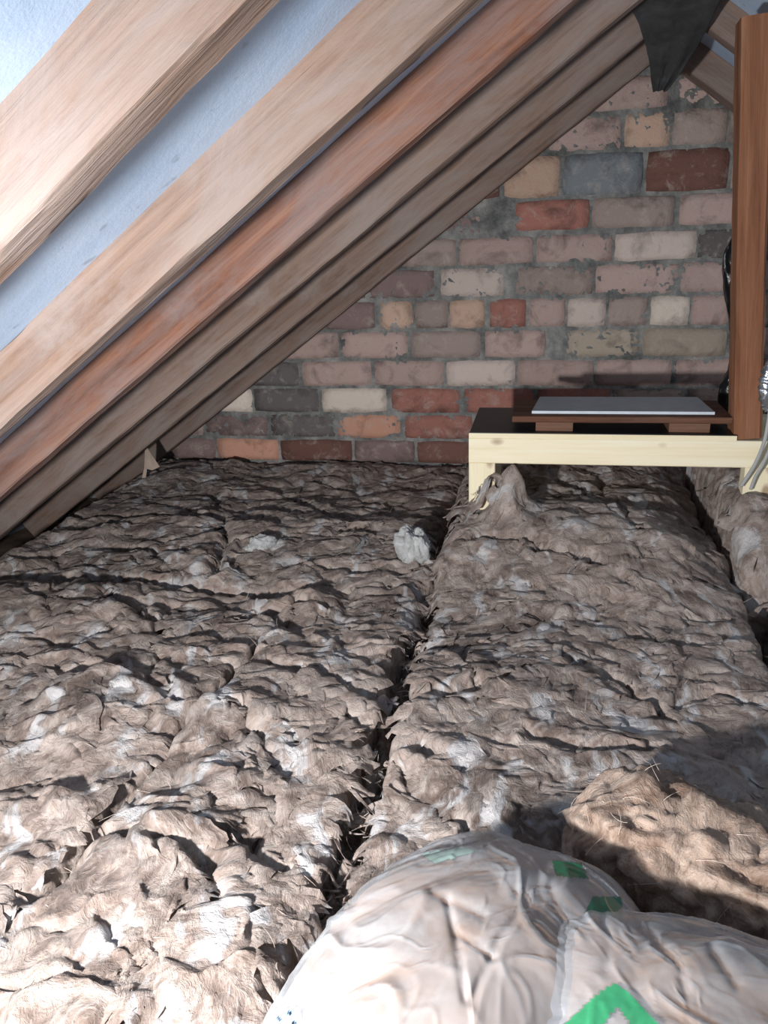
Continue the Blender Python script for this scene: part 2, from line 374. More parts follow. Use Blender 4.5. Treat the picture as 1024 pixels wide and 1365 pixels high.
KC = {'P': (150, 120, 112), 'R': (150, 84, 70), 'D': (84, 78, 77), 'T': (168, 130, 106), 'C': (186, 170, 154), 'G': (132, 112, 104),
      'O': (182, 118, 90), 'B': (96, 106, 114), 'K': (108, 64, 54), 'U': (110, 86, 84), 'Y': (140, 124, 106), 'W': (168, 148, 138)}
rows = [  # z of joint below, joint above, [(pixel x0, x1, colour)], pixel y used
    (0.325, 0.415, 140, [(895, 990, 'P')]),
    (0.222, 0.325, 184, [(732, 828, 'P'), (832, 893, 'T'), (896, 968, 'G'), (971, 1020, 'G')]),
    (0.098, 0.220, 238, [(672, 746, 'T'), (751, 856, 'B'), (861, 970, 'K'), (975, 1024, 'P')]),
    (0.003, 0.096, 288, [(687, 785, 'R'), (790, 898, 'G'), (905, 990, 'P')]),
    (-0.094, -0.004, 330, [(535, 609, 'G'), (612, 711, 'P'), (715, 816, 'P'), (820, 928, 'W'), (930, 990, 'D')]),
    (-0.190, -0.096, 376, [(492, 579, 'U'), (588, 672, 'W'), (688, 791, 'G'), (794, 905, 'P'), (908, 995, 'P')]),
    (-0.288, -0.192, 422, [(436, 500, 'U'), (507, 551, 'T'), (554, 598, 'G'), (600, 646, 'T'), (653, 701, 'R'), (705, 753, 'P'), (757, 807, 'W'), (811, 862, 'G'), (867, 918, 'C'), (922, 972, 'P')]),
    (-0.383, -0.290, 460, [(368, 452, 'P'), (455, 544, 'P'), (549, 641, 'G'), (647, 727, 'P'), (755, 853, 'Y'), (857, 968, 'Y')]),
    (-0.475, -0.385, 498, [(310, 398, 'D'), (404, 495, 'P'), (500, 592, 'P'), (596, 687, 'W'), (690, 791, 'P'), (794, 895, 'P'), (898, 990, 'P')]),
    (-0.567, -0.477, 538, [(250, 337, 'C'), (340, 425, 'D'), (430, 516, 'C'), (523, 613, 'R'), (619, 712, 'R'), (716, 812, 'R'), (816, 912, 'P'), (916, 1015, 'P')]),
    (-0.656, -0.569, 573, [(275, 358, 'U'), (362, 448, 'D'), (450, 534, 'O'), (540, 630, 'R'), (634, 730, 'R'), (734, 830, 'P'), (834, 930, 'R'), (934, 1024, 'P')]),
    (-0.742, -0.658, 604, [(208, 288, 'U'), (291, 372, 'O'), (376, 470, 'K'), (474, 553, 'U'), (557, 645, 'K'), (650, 740, 'P'), (744, 840, 'R'), (844, 940, 'P'), (944, 1024, 'P')]),
    (-0.828, -0.744, 632, [(150, 232, 'D'), (236, 322, 'R'), (326, 410, 'P'), (414, 500, 'K'), (504, 590, 'P'), (594, 680, 'R'), (684, 775, 'P'), (779, 870, 'P'), (874, 965, 'R'), (969, 1060, 'P')]),
]
def make_brick(x0, x1, z0, z1, key):
    w, h = x1-x0, z1-z0
    nx, nz = (7, 5) if w > 0.15 else (5, 5)
    s = random.random()*500
    u = np.linspace(-1, 1, nx); v = np.linspace(-1, 1, nz); U, Vv = np.meshgrid(u, v, indexing='ij')
    # rounded, slightly skewed outline
    k = 1-0.03*np.abs(U)**6*np.abs(Vv)**6
    tilt = random.uniform(-0.02, 0.02)
    px = U*w/2*(1-0.02*np.abs(Vv)**5)+0.003*perlin(U*1.7, Vv*1.7+s, 1)
    pz = Vv*h/2*k*(1-0.04*np.abs(U)**6)+0.0035*perlin(U*2.1+s, Vv*1.7, 2)+tilt*px
    proud = random.uniform(0.004, 0.010)
    edge = np.maximum(np.abs(U), np.abs(Vv))
    py = -proud+0.003*np.clip((edge-0.72)/0.28, 0, 1)**2-0.0035*perlin(U*2+s, Vv*2, 3)
    verts = np.stack([px, py, pz], -1).reshape(-1, 3).tolist()
    faces = [tuple(f) for f in grid_faces(nx, nz)]
    ring = [i*nz for i in range(nx)]+[(nx-1)*nz+j for j in range(1, nz)]+[i*nz+nz-1 for i in range(nx-2, -1, -1)]+[j for j in range(nz-2, 0, -1)]
    off = len(verts)
    for i in ring: verts.append((verts[i][0], 0.03, verts[i][2]))
    m = len(ring)
    for i in range(m): faces.append((ring[i], ring[(i+1) % m], off+(i+1) % m, off+i))
    me = bpy.data.meshes.new('brick'); me.from_pydata(verts, [], faces); me.update()
    bm = bmesh.new(); bm.from_mesh(me); bmesh.ops.recalc_face_normals(bm, faces=bm.faces)
    bm.to_mesh(me); bm.free()
    if sum(p.normal.y for p in me.polygons[:6]) > 0: me.flip_normals()
    me.polygons.foreach_set('use_smooth', [True]*len(me.polygons))
    me.materials.append(BRICK)
    o = bpy.data.objects.new('brick', me); COL.objects.link(o); o.parent = wall
    o.location = ((x0+x1)/2, D, (z0+z1)/2+CAMZ)
    j = random.uniform(0.88, 1.12); o.color = tuple(c*j for c in srgb(*[0.55*q+0.45*sum(KC[key])/3 if False else 0.60*q+0.40*sum(KC[key])/3 for q in KC[key]], 1.85)[:3])+(1,)
    return o
for z0, z1, py, bricks in rows:
    spans = [(at((a0, py), D).x, at((a1, py), D).x, k) for a0, a1, k in bricks]
    g = 0.010
    spans = [(p0, p1, k) for p0, p1, k in spans]
    xl = spans[0][0]-0.012
    while True:                                         # carry the course on behind the rafters and past the post
        x0 = xl-0.226
        if -ST*xl+CT*z0 > 0.20 or x0 < -1.7: break
        spans.append((x0, xl, random.choice('GUPDK'))); xl = x0-0.012
    xrr = max(s[1] for s in spans)+0.012
    while xrr < 0.98 and ST*xrr+CT*z1 < 0.58:
        spans.append((xrr, xrr+0.226, random.choice('PGRPU'))); xrr += 0.238
    for x0, x1, k in spans:
        make_brick(x0, x1, z0+0.004, z1-0.004, k)

# ------------------------------------------------------------------ insulation
Z0 = 0.16
creases = [  # photo pixels, depth, width
    ([(640, 757), (720, 765), (790, 780), (842, 800)], 0.045, 0.012), ([(715, 983), (760, 1000), (830, 1000), (872, 1000)], 0.04, 0.011),
    ([(362, 888), (420, 905), (470, 925), (505, 948)], 0.05, 0.013), ([(285, 838), (340, 820), (405, 803)], 0.05, 0.012),
    ([(760, 880), (850, 920), (905, 952)], 0.03, 0.010), ([(145, 800), (200, 842), (232, 808)], 0.05, 0.016), ([(125, 912), (190, 905), (218, 880)], 0.045, 0.012),
    ([(0, 962), (60, 925), (160, 890), (240, 935)], 0.03, 0.012), ([(185, 1125), (230, 1140), (272, 1160), (282, 1205)], 0.05, 0.014),
    ([(305, 1105), (340, 1125), (372, 1150)], 0.045, 0.010), ([(300, 955), (350, 985), (385, 1060)], 0.035, 0.012), ([(440, 762), (520, 768), (560, 760)], 0.05, 0.014),
    ([(1030, 945), (960, 925), (880, 950)], 0.035, 0.010), ([(690, 640), (740, 690), (800, 720)], 0.04, 0.014), ([(600, 655), (660, 690), (760, 700)], 0.03, 0.012),
    ([(560, 845), (600, 860), (650, 930)], 0.03, 0.010), ([(530, 930), (600, 940), (690, 900)], 0.03, 0.012), ([(560, 1000), (620, 1040), (650, 1100)], 0.04, 0.012),
    ([(400, 1000), (450, 960), (500, 985)], 0.035, 0.010), ([(330, 1060), (300, 1000), (320, 960)], 0.03, 0.011), ([(0, 1200), (60, 1180), (140, 1120)], 0.03, 0.014),
    ([(80, 690), (200, 690), (290, 700)], 0.045, 0.013), ([(30, 745), (150, 730), (250, 745)], 0.045, 0.014), ([(280, 660), (300, 720), (280, 770)], 0.05, 0.014),
    ([(360, 650), (430, 690), (520, 690)], 0.04, 0.014), ([(420, 640), (500, 660), (560, 650)], 0.035, 0.012), ([(820, 640), (800, 700), (850, 760)], 0.035, 0.012),
    ([(700, 820), (780, 850), (960, 860)], 0.025, 0.010), ([(930, 1000), (980, 1010), (1030, 1035)], 0.03, 0.012), ([(140, 1230), (210, 1290), (200, 1350)], 0.03, 0.012),
    ([(60, 850), (110, 865), (140, 840)], 0.035, 0.012), ([(620, 1110), (560, 1060), (530, 1010)], 0.03, 0.010),
]
CR = [(np.array([[fl(p).x, fl(p).y] for p in pts]), dep, wid) for pts, dep, wid in creases]
bumps = [  # centre pixel, height, radius
    ((412, 800), 0.040, 0.045), ((215, 1125), 0.035, 0.05), ((960, 690), 0.045, 0.10), ((20, 800), 0.03, 0.12), ((120, 810), 0.03, 0.12),
    ((590, 1010), 0.02, 0.06), ((100, 960), 0.03, 0.09), ((640, 900), 0.015, 0.07), ((350, 730), 0.015, 0.03), ((860, 770), 0.025, 0.08),
]
BP = [(fl(p), h, r) for p, h, r in bumps]
def height(x, y, seed=0, aniso=(1.0, 1.0), amp=1.0):
    wx = x+0.055*perlin(x/0.16, y/0.16, 1+seed)+0.018*perlin(x/0.05, y/0.05, 2+seed)
    wy = y+0.055*perlin(x/0.16, y/0.16, 3+seed)+0.018*perlin(x/0.05, y/0.05, 4+seed)
    ax, ay = aniso
    h = 0.020*perlin(x/0.40, y/0.40, 5)
    phi = 1.6*perlin(wx/(0.30*ax), wy/(0.22*ay), 12+seed)+0.5*perlin(wx/0.12, wy/0.09, 13+seed)
    h = h+0.66*amp*(0.042*(np.abs(perlin(wx/(0.19*ax), wy/(0.14*ay), 6+seed))-0.22)+0.020*(np.abs(perlin(wx/(0.080*ax), wy/(0.055*ay), 7+seed))-0.22)
               + 0.006*(np.abs(np.sin(phi*9))-0.6)+0.008*(np.abs(perlin(wx/(0.036*ax), wy/(0.026*ay), 8+seed))-0.22)+0.0035*np.abs(perlin(wx/0.016, wy/0.014, 9+seed))+0.0015*perlin(wx/0.008, wy/0.008, 10))
    for pl, dep, wid in CR:
        dmin = np.full(x.shape, 9.0)
        for (x0, y0), (x1, y1) in zip(pl[:-1], pl[1:]):
            t = np.clip(((x-x0)*(x1-x0)+(y-y0)*(y1-y0))/((x1-x0)**2+(y1-y0)**2), 0, 1)
            dmin = np.minimum(dmin, np.hypot(wx-x0-t*(x1-x0)-(wx-x)*0.55, wy-y0-t*(y1-y0)-(wy-y)*0.55))
        h = h-0.85*dep*np.exp(-(dmin/(0.8*wid))**2)+0.10*dep*np.exp(-((dmin-2.6*wid)/(1.6*wid))**2)
    for c, hh, r in BP:
        h = h+hh*np.exp(-((x-c.x)**2+(y-c.y)**2)/r**2)
    return h
def batt(name, x0, x1, y0, y1, label, mat=WOOL, seed=0, step=0.005, left=None, right=None, far=None, lift=0.0, aniso=(1, 1), amp=1.0, r=0.030, fibres=90, roofclip=False):
    nu, nv = max(8, int((x1-x0)/step)), max(8, int((y1-y0)/step))
    u = np.linspace(0, 1, nu); v = np.linspace(0, 1, nv); U, W = np.meshgrid(u, v, indexing='ij')
    Yg = y0+(y1-y0)*W
    xl = x0+(left(Yg) if left else 0)+0.010*perlin(Yg/0.06, Yg*0, 31+seed)+0.005*perlin(Yg/0.018, Yg*0, 32+seed)
    xr_ = x1+(right(Yg) if right else 0)+0.010*perlin(Yg/0.06, Yg*0, 33+seed)+0.005*perlin(Yg/0.018, Yg*0, 34+seed)
    Xg = xl+(xr_-xl)*U
    yb = 0.012*perlin(Xg/0.07, Xg*0, 35+seed)+0.006*perlin(Xg/0.02, Xg*0, 36+seed)+(far(Xg) if far else 0)
    Yg = Yg+yb*W
    hgt = height(Xg, Yg, seed*0.37, aniso, amp)+(lift(Xg, Yg) if callable(lift) else lift)
    s = np.minimum(np.minimum(U*(xr_-xl), (1-U)*(xr_-xl)), np.minimum(W, 1-W)*(y1-y0))
    drop = np.where(s < r, r-np.sqrt(np.maximum(r*r-(r-s)**2, 0)), 0)
    Zg = Z0+hgt-drop*1.2
    if roofclip:
        zmax = (0.185+ST*Xg)/CT+CAMZ
        Zg = np.minimum(Zg, zmax-0.006)
    Zg = np.maximum(Zg, 0.02)
    # sideways crumple so folds overhang a little
    dx = 0.014*perlin(Xg/0.05, Yg/0.05, 41+seed)+0.006*perlin(Xg/0.02, Yg/0.02, 42+seed); dy = 0.014*perlin(Xg/0.05, Yg/0.05, 43+seed)+0.006*perlin(Xg/0.02, Yg/0.02, 44+seed)
    mk = np.clip(s/0.02, 0, 1)
    V = np.stack([Xg+dx*mk, Yg+dy*mk, Zg], -1).reshape(-1, 3)
    faces = grid_faces(nu, nv)
    ring = np.array([i*nv for i in range(nu)]+[(nu-1)*nv+j for j in range(1, nv)]+[i*nv+nv-1 for i in range(nu-2, -1, -1)]+[j for j in range(nv-2, 0, -1)])
    m = len(ring); off = len(V); rows_ = [V]; k = 6
    for q in range(1, k+1):
        f = q/k; R = V[ring].copy(); R[:, 2] = R[:, 2]*(1-f)+0.0*f
        cx, cy = (x0+x1)/2, (y0+y1)/2
        ins = 0.010*math.sin(f*math.pi)*perlin(np.arange(m)*0.13, np.full(m, f*3.0), 50+seed)
        R[:, 0] += np.sign(cx-R[:, 0])*ins; R[:, 1] += np.sign(cy-R[:, 1])*ins
        rows_.append(R)
    V = np.concatenate(rows_)
    prev = ring; fs = [faces]
    for q in range(k):
        cur = off+q*m+np.arange(m)
        fs.append(np.stack([prev, cur, np.roll(cur, -1), np.roll(prev, -1)], -1)); prev = cur
    Fq = np.concatenate(fs)
    org = Vector(((x0+x1)/2, (y0+y1)/2, 0.0))
    o = mesh_obj(name, V, Fq, mat, None, org)
    tag(o, label, 'insulation', 'loft insulation batts')
    top = V[:nu*nv].reshape(nu, nv, 3)
    # thin shreds and folds of wool lying on the batt, following its surface
    nf = int((x1-x0)*(y1-y0)*1350); ns, nt = 9, 5
    ci = rng.uniform(0.03, 0.97, nf); cj = rng.uniform(0.03, 0.97, nf)
    cx_ = x0+(x1-x0)*ci; cy_ = y0+(y1-y0)*cj
    ang = 0.7+5.5*perlin(cx_/0.26, cy_/0.26, 60+seed)+rng.normal(0, 0.35, nf)
    Ln = rng.uniform(0.014, 0.060, nf)*rng.uniform(0.6, 1.2, nf); Wn = Ln*rng.uniform(0.20, 0.42, nf)
    S, T = np.meshgrid(np.linspace(-1, 1, ns), np.linspace(-1, 1, nt), indexing='ij')
    S = S[None]; T = T[None]; q_ = lambda w: w[:, None, None]
    curve = q_(rng.normal(0, 0.45, nf))
    lx = q_(Ln)*S*(1+0.15*perlin(S*2+q_(cx_)*90, T*2, 61)); ly = q_(Wn)*T*np.sqrt(np.maximum(1-0.92*S*S, 0.02))*(1+0.35*perlin(S*2.4+q_(cy_)*70, T+q_(cx_)*50, 62))+curve*q_(Ln)*S*S
    gx_ = q_(cx_)+lx*np.cos(q_(ang))-ly*np.sin(q_(ang)); gy_ = q_(cy_)+lx*np.sin(q_(ang))+ly*np.cos(q_(ang))
    ui = np.clip((gx_-x0)/(x1-x0)*(nu-1), 0, nu-1).astype(int); vj = np.clip((gy_-y0)/(y1-y0)*(nv-1), 0, nv-1).astype(int)
    sz = top[ui, vj, 2]
    bl = q_(0.35*np.clip((cy_-0.4)/0.8, 0.15, 1.0)); sz = (1-bl)*sz+bl*sz.mean(axis=(1, 2), keepdims=True)
    near = np.clip((cy_-0.35)/0.9, 0.22, 1.0)
    up_ = q_(near*rng.uniform(0.04, 0.40, nf)*Wn)*(T*0.5+0.5)**1.3+q_(0.20*near*Wn)*(1-T*T)-0.0025-0.004*(S**4)
    fz = sz+up_+0.0015*perlin(S*4+q_(cx_)*200, T*4, 63)
    FV = np.stack([gx_, gy_, fz], -1).reshape(-1, 3)
    gf_ = grid_faces(ns, nt); FF = (gf_[None]+(np.arange(nf)*ns*nt)[:, None, None]).reshape(-1, 4)
    c = mesh_obj('wool_shreds', FV, FF, mat, o, org); c.location = (0, 0, 0); tag(c, kind='stuff')
    if fibres:
        fv, ff = [], []
        for _ in range(fibres):
            if random.random() < 0.5: i, j = random.choice((2, nu-3)), random.randrange(2, nv-2)
            else: i, j = random.randrange(2, nu-2), random.randrange(2, nv-2)
            strand(fv, ff, top[i, j], random.uniform(0.015, 0.05), random.uniform(0.00025, 0.0005))
        c = mesh_obj('loose_fibres', fv, ff, FIBRE, o, org); c.location = (0, 0, 0); tag(c, kind='stuff')
    return o
def strand(fv, ff, p, L, rad, lift=0.6):
    d = np.array([random.gauss(0, 1), random.gauss(0, 1), abs(random.gauss(0, lift))]); d /= np.linalg.norm(d)
    bend = np.array([random.gauss(0, 1), random.gauss(0, 1), random.gauss(-0.4, 0.7)])*1.3
    p = np.array(p, float)-d*0.004; n = 6; b0 = len(fv)
    for i in range(n):
        t = i/(n-1); r = rad*(1-0.7*t)
        for q in range(3):
            an = q*2.094; fv.append((p[0]+r*math.cos(an), p[1]+r*math.sin(an)*0.7, p[2]+r*math.sin(an)*0.7))
        d = d+bend/(n-1)*0.5; d /= np.linalg.norm(d); p = p+d*L/(n-1)
    for i in range(n-1):
        for q in range(3):
            a0 = b0+i*3+q; a1 = b0+i*3+(q+1) % 3; ff.append((a0, a1, a1+3, a0+3))

def plat_lift(x, y):                                    # the middle batt is bunched up under the platform
    g = np.clip((y-1.45)/0.42, 0, 1); g = g*g*(3-2*g)
    return g*(0.085+0.02*np.exp(-((x-0.05)/0.15)**2))+0.11*np.exp(-(((x+0.072)/0.038)**2+((y-1.875)/0.05)**2))-0.055*np.exp(-((x-0.40)/0.06)**2)*g-0.05*g*np.exp(-((x+0.245)/0.05)**2)
hole = lambda y: np.exp(-((y-1.96)/0.11)**2)
gapw = lambda y: 0.018*(1-np.clip((y-1.60)/0.12, 0, 1))-0.012*np.clip((y-1.60)/0.12, 0, 1)
batt('insulation_batt', -0.535, -0.240, 0.15, 1.60, 'narrow crumpled batt with torn raised far corner beside the gap', seed=1, aniso=(0.9, 1.15),
     left=lambda y: 0.05*np.clip((y-1.0)/0.5, -1.6, 1)-0.022, right=lambda y: -gapw(y), r=0.018, far=lambda x: 0.03*np.sin((x+0.5)*9))
batt('insulation_batt', -1.56, -0.560, 0.15, 1.58, 'wide tumbled batt under the low edge of the roof', seed=2, aniso=(1.05, 1.0), amp=1.1,
     right=lambda y: 0.05*np.clip((y-1.0)/0.5, -1.6, 1)-0.002, r=0.018, roofclip=True)
batt('insulation_batt', -1.60, -0.240, 1.60, 2.655, 'broad batt heaped up against the brick gable', seed=3, aniso=(1.1, 1.0), amp=1.05,
     right=lambda y: -gapw(y)-0.062*hole(y), roofclip=True, lift=0.005)
batt('insulation_batt', -0.228, 0.405, 0.15, 2.62, 'long middle batt tucked under the pine platform', seed=4, aniso=(1.1, 1.0), amp=0.85, lift=plat_lift,
     left=lambda y: gapw(y)+0.085*hole(y), right=lambda y: 0.018*np.sin(y*5)+0.02*np.clip((y-1.7)/0.3, 0, 1))
batt('insulation_batt', 0.430, 1.15, 1.68, 2.45, 'bulging batt beside the right-hand platform leg and cables', seed=5, lift=lambda x, y: 0.165*np.clip((y-1.64)/0.22, 0, 1)-0.03*np.clip((y-2.0)/0.2, 0, 1), aniso=(1.4, 0.8), amp=0.8, r=0.06)
batt('insulation_batt', 0.445, 1.15, 0.15, 1.70, 'batt across the narrow dark gap from the long middle batt', seed=6, aniso=(1.3, 0.9), amp=0.9,
     left=lambda y: 0.018*np.sin(y*5)+0.022)

# folded tan length lying behind the bags
def folded_batt():
    p0 = np.array([0.055, 0.885]); p1 = np.array([0.50, 0.665]); nL, nA = 110, 90
    t = np.linspace(0, 1, nL); an = np.linspace(0, 2*math.pi, nA, endpoint=False); T, Aa = np.meshgrid(t, an, indexing='ij')
    ax = (p1-p0)/np.linalg.norm(p1-p0); sd = np.array([-ax[1], ax[0]])
    rw, rh = 0.085, 0.068
    endr = np.clip(T/0.10, 0, 1)**0.45*np.clip((1-T)/0.05, 0, 1)**0.5
    rr = (1+0.16*(np.abs(perlin(T*9, np.cos(Aa)*2.2+np.sin(Aa)*1.1, 81))-0.2)*2+0.09*np.abs(perlin(T*24, Aa*3, 82))+0.05*perlin(T*60, Aa*7, 83))
    ca, sa = np.cos(Aa), np.sin(Aa)
    off = rw*np.sign(ca)*np.abs(ca)**0.8*rr*endr; hh = rh*np.sign(sa)*np.abs(sa)**0.8*rr*endr
    L = np.linalg.norm(p1-p0)
    s = T*L+0.02*perlin(Aa*1.2, T*0, 84)*(1-T)
    x = p0[0]+ax[0]*s+sd[0]*off; y = p0[1]+ax[1]*s+sd[1]*off; z = 0.186+hh+0.01*np.sin(T*7)
    V = np.stack([x, y, z], -1).reshape(-1, 3)
    Fq = grid_faces(nA, nL)  # placeholder to keep winding explicit below
    i, j = np.meshgrid(np.arange(nL-1), np.arange(nA), indexing='ij')
    a_ = i*nA+j; b_ = i*nA+(j+1) % nA
    Fq = np.stack([a_, a_+nA, b_+nA, b_], -1).reshape(-1, 4)
    org = base_of(V)
    o = mesh_obj('folded_insulation', V, Fq, WOOL_TAN, None, org)
    tag(o, 'folded light tan length of insulation behind the plastic bags', 'insulation')
    fv, ff = [], []
    for _ in range(90):
        q = V[random.randrange(len(V)//2)] if random.random() < 0.35 else V[random.randrange(nA*25)]
        strand(fv, ff, q, random.uniform(0.02, 0.05), 0.0004, 1.2)
    c = mesh_obj('loose_fibres', fv, ff, FIBRE, o, org); c.location = (0, 0, 0); tag(c, kind='stuff')
folded_batt()

def tuft(name, c, rx, ry, rz, rot, mat, label, seed, cat='wool tuft'):
    nU, nV = 48, 30
    u = np.linspace(0, 2*math.pi, nU, endpoint=False); v = np.linspace(0.02, math.pi-0.02, nV); U, W = np.meshgrid(u, v, indexing='ij')
    X = np.sin(W)*np.cos(U); Yq = np.sin(W)*np.sin(U); Zq = np.cos(W)
    r = 1+0.35*perlin(X*1.6+Zq, Yq*1.6+Zq*0.7, seed)+0.22*np.abs(perlin(X*4+Zq*2, Yq*4-Zq, seed+1))+0.08*perlin(X*11+Zq*5, Yq*11, seed+2)
    P = np.stack([X*rx*r, Yq*ry*r, Zq*rz*r], -1).reshape(-1, 3)
    R = np.array(Matrix.Rotation(rot[2], 3, 'Z') @ Matrix.Rotation(rot[1], 3, 'Y') @ Matrix.Rotation(rot[0], 3, 'X'))
    P = P @ R.T+np.array(c)
    i, j = np.meshgrid(np.arange(nU), np.arange(nV-1), indexing='ij')
    a_ = i*nV+j; b_ = ((i+1) % nU)*nV+j
    o = mesh_obj(name, P, np.stack([a_, a_+1, b_+1, b_], -1).reshape(-1, 4), mat, None, base_of(P))
    tag(o, label, cat)
    fv, ff = [], []
    for _ in range(40): strand(fv, ff, P[random.randrange(len(P))], random.uniform(0.006, 0.018), 0.0004, 1.0)
    f_ = mesh_obj('loose_fibres', fv, ff, mat, o, o.location); f_.location = (0, 0, 0); tag(f_, kind='stuff')
    return o
c = fl((556, 735), 0.19); tuft('wool_tuft', (c.x-0.012, c.y, 0.195), 0.046, 0.035, 0.060, (0.3, 0.5, -0.5), WOOL_WHITE, 'white fluffy tuft of wool beside the dark hole', 201)
c = fl((347, 728), 0.175); tuft('wool_tuft', (c.x, c.y, 0.175), 0.040, 0.022, 0.024, (0, -0.4, 0.5), WOOL_WHITE, 'small pale tuft poking out of the batt by the gable', 211)
# torn wool lining the gap: an uneven ragged strip with curls standing out of it
gy = np.arange(0.45, 1.80, 0.005); gx = np.linspace(-0.045, 0.045, 24)
GY, GX = np.meshgrid(gy, gx, indexing='ij')
gzv = 0.085+0.045*perlin(GY/0.07, GX/0.03, 90)+0.035*np.abs(perlin(GY/0.03, GX/0.02, 91))+0.012*perlin(GY/0.012, GX/0.01, 92)
GV = np.stack([-0.235+GX+0.012*perlin(GY/0.03, GX/0.03, 93), GY+0.012*perlin(GY/0.03, GX/0.03, 94), np.maximum(gzv, 0.01)], -1).reshape(-1, 3)
gf = grid_faces(len(gy), len(gx))[:, ::-1].tolist(); fv = [tuple(p) for p in GV]; ff = [tuple(f) for f in gf]
for _ in range(520):
    y = random.uniform(0.62, 1.74); x = -0.235+random.gauss(0, 0.018); z = random.uniform(0.07, 0.14)
    strand(fv, ff, (x, y, z), random.uniform(0.012, 0.035), random.uniform(0.0006, 0.0022), 0.6)
gz = mesh_obj('torn_wool', fv, ff, WOOL, None, Vector((-0.235, 1.2, 0.0)))
tag(gz, 'torn wool shreds lining the gap between batts', 'wool shreds', kind='stuff')

# torn card scrap at the eaves
c = at((203, 612), 2.36)
pts = [(193, 590, 0), (200, 603, -0.006), (213, 622, 0.0), (203, 627, 0.004), (196, 625, 0.0), (193, 648, 0.008), (187, 647, 0.006), (192, 625, 0.0), (193, 607, 0.0)]
vv = [at((x, y), 2.36+d) for x, y, d in pts]; vb = [at((x, y), 2.36+d+0.002) for x, y, d in pts]; m = len(pts)
fcs = [tuple(range(m)), tuple(range(2*m-1, m-1, -1))]+[(i, m+i, m+(i+1) % m, (i+1) % m) for i in range(m)]
o = mesh_obj('card_scrap', [tuple(p) for p in vv+vb], fcs, PAPER, None, base_of([tuple(p) for p in vv]), smooth=False)
tag(o, 'torn pale scrap of card hanging by the foot of the rafters', 'scrap')

# ------------------------------------------------------------------ pine platform
PT = 0.451                                             # top of the black ply
YF = fl((625, 577), PT).y
xl = at((625, 600), YF).x; xe = at((983, 583), YF).x
plat = empty('platform', ((xl+0.42), YF+0.16, 0.0)); tag(plat, 'new pine platform frame with black-faced ply top', 'platform')
def box(name, x0, x1, y0, y1, z0, z1, mat, parent=None, bev=0.0015):
    bm = bmesh.new(); bmesh.ops.create_cube(bm, size=1)
    for v in bm.verts: v.co = Vector(((x0+x1)/2+v.co.x*(x1-x0), (y0+y1)/2+v.co.y*(y1-y0), (z0+z1)/2+v.co.z*(z1-z0)))
    if bev: bmesh.ops.bevel(bm, geom=bm.edges[:], offset=bev, segments=2, affect='EDGES', profile=0.6)
    vs_ = [tuple(v.co) for v in bm.verts]; bm.verts.index_update(); fs_ = [tuple(v.index for v in f.verts) for f in bm.faces]; bm.free()
    o = mesh_obj(name, vs_, fs_, mat, parent, None if parent else Vector(((x0+x1)/2, (y0+y1)/2, z0)), smooth=False)
    return o
xR = 0.80
YBK = YF+0.30
zt = PT-0.012
zb = at((640, 617.5), YF).z
rail = beam_mesh('rail', xR-xl, 0.045, zt-zb, seed=90, rough=0.0002, nl=20, arris=0.002)
beam('front_rail', rail, PINE, Matrix.Translation((xl, YF, zb)), parent=plat)
beam('back_rail', rail, PINE, Matrix.Translation((xl, YBK-0.045, zb)), parent=plat)
box('ply_edge', xl, xe, YF+0.001, YBK, zt, PT-0.001, PINE, plat, 0.0005)
tp = box('top_panel', xl+0.002, xe, YF+0.003, YBK, PT-0.001, PT+0.0008, BLACKFACE, plat, 0.0002); tp['label'] = 'black film facing of the ply top'
lw = at((660, 640), YF).x-xl
leg = beam_mesh('leg', zb, lw, 0.045, seed=93, rough=0.0002, nl=12, arris=0.002)
UPR = Matrix(((0, 1, 0, 0), (0, 0, 1, 0), (1, 0, 0, 0), (0, 0, 0, 1)))   # local x up, y -> world x, z -> world y
for lx in (xl, at((992, 640), YF).x):
    for ly in (YF, YBK-0.045):
        beam('leg', leg, PINE, Matrix.Translation((lx, ly, 0.0)) @ UPR, parent=plat)
# ink stamp on the front leg (short illegible mill marks, two lines)
sv, sf = [], []
for line, (yy0, n_) in enumerate(((658.5, 9), (666, 7))):
    for i in range(n_):
        for s in range(random.choice((2, 3))):
            x = 628+i*1.55+random.uniform(0, 0.5); y = yy0+random.uniform(-1.8, 1.4); w, h = (0.32, random.uniform(1.0, 2.2)) if random.random() < 0.6 else (random.uniform(0.7, 1.2), 0.45)
            b0 = len(sv)
            for (qx, qy) in ((x, y), (x+w, y), (x+w, y+h), (x, y+h)): sv.append(tuple(at((qx, qy), YF-0.0006)))
            sf.append((b0+3, b0+2, b0+1, b0))
mesh_obj('ink_stamp', sv, sf, STAMPINK, plat, smooth=False)['label'] = 'small grey ink stamp'

# blocks, brown board, grey sheet
BZ = PT+0.022
def bx_px(name, pa, pb, z, depth, h, mat):
    a_, b_ = fl(pa, z), fl(pb, z)
    return box(name, a_.x, b_.x, a_.y, a_.y+depth, z, z+h, mat)
yb0 = fl((740, 563.5), BZ).y
x0 = at((683, 556), yb0).x; x1 = at((977, 560), yb0).x
for k, (pa, pb, lab) in enumerate((((714, 573), (764, 573), 'short timber block propping the board near its free end'), ((892, 575), (947, 575), 'short timber block propping the board near the post'))):
    xa, xb = at(pa, yb0).x, at(pb, yb0).x
    o = box('timber_block', xa, xb, yb0+0.004, yb0+0.16, PT+0.0008, BZ+0.0005, BOARDWOOD); tag(o, lab, 'block', 'blocks under the board')
o = beam('brown_board', beam_mesh('brown_board', x1-x0, 0.205, 0.015, seed=95, rough=0.0012, nl=40, arris=0.002), BOARDWOOD, Matrix.Translation((x0, yb0, BZ)), (0.9, 0.8, 0.75, 1))
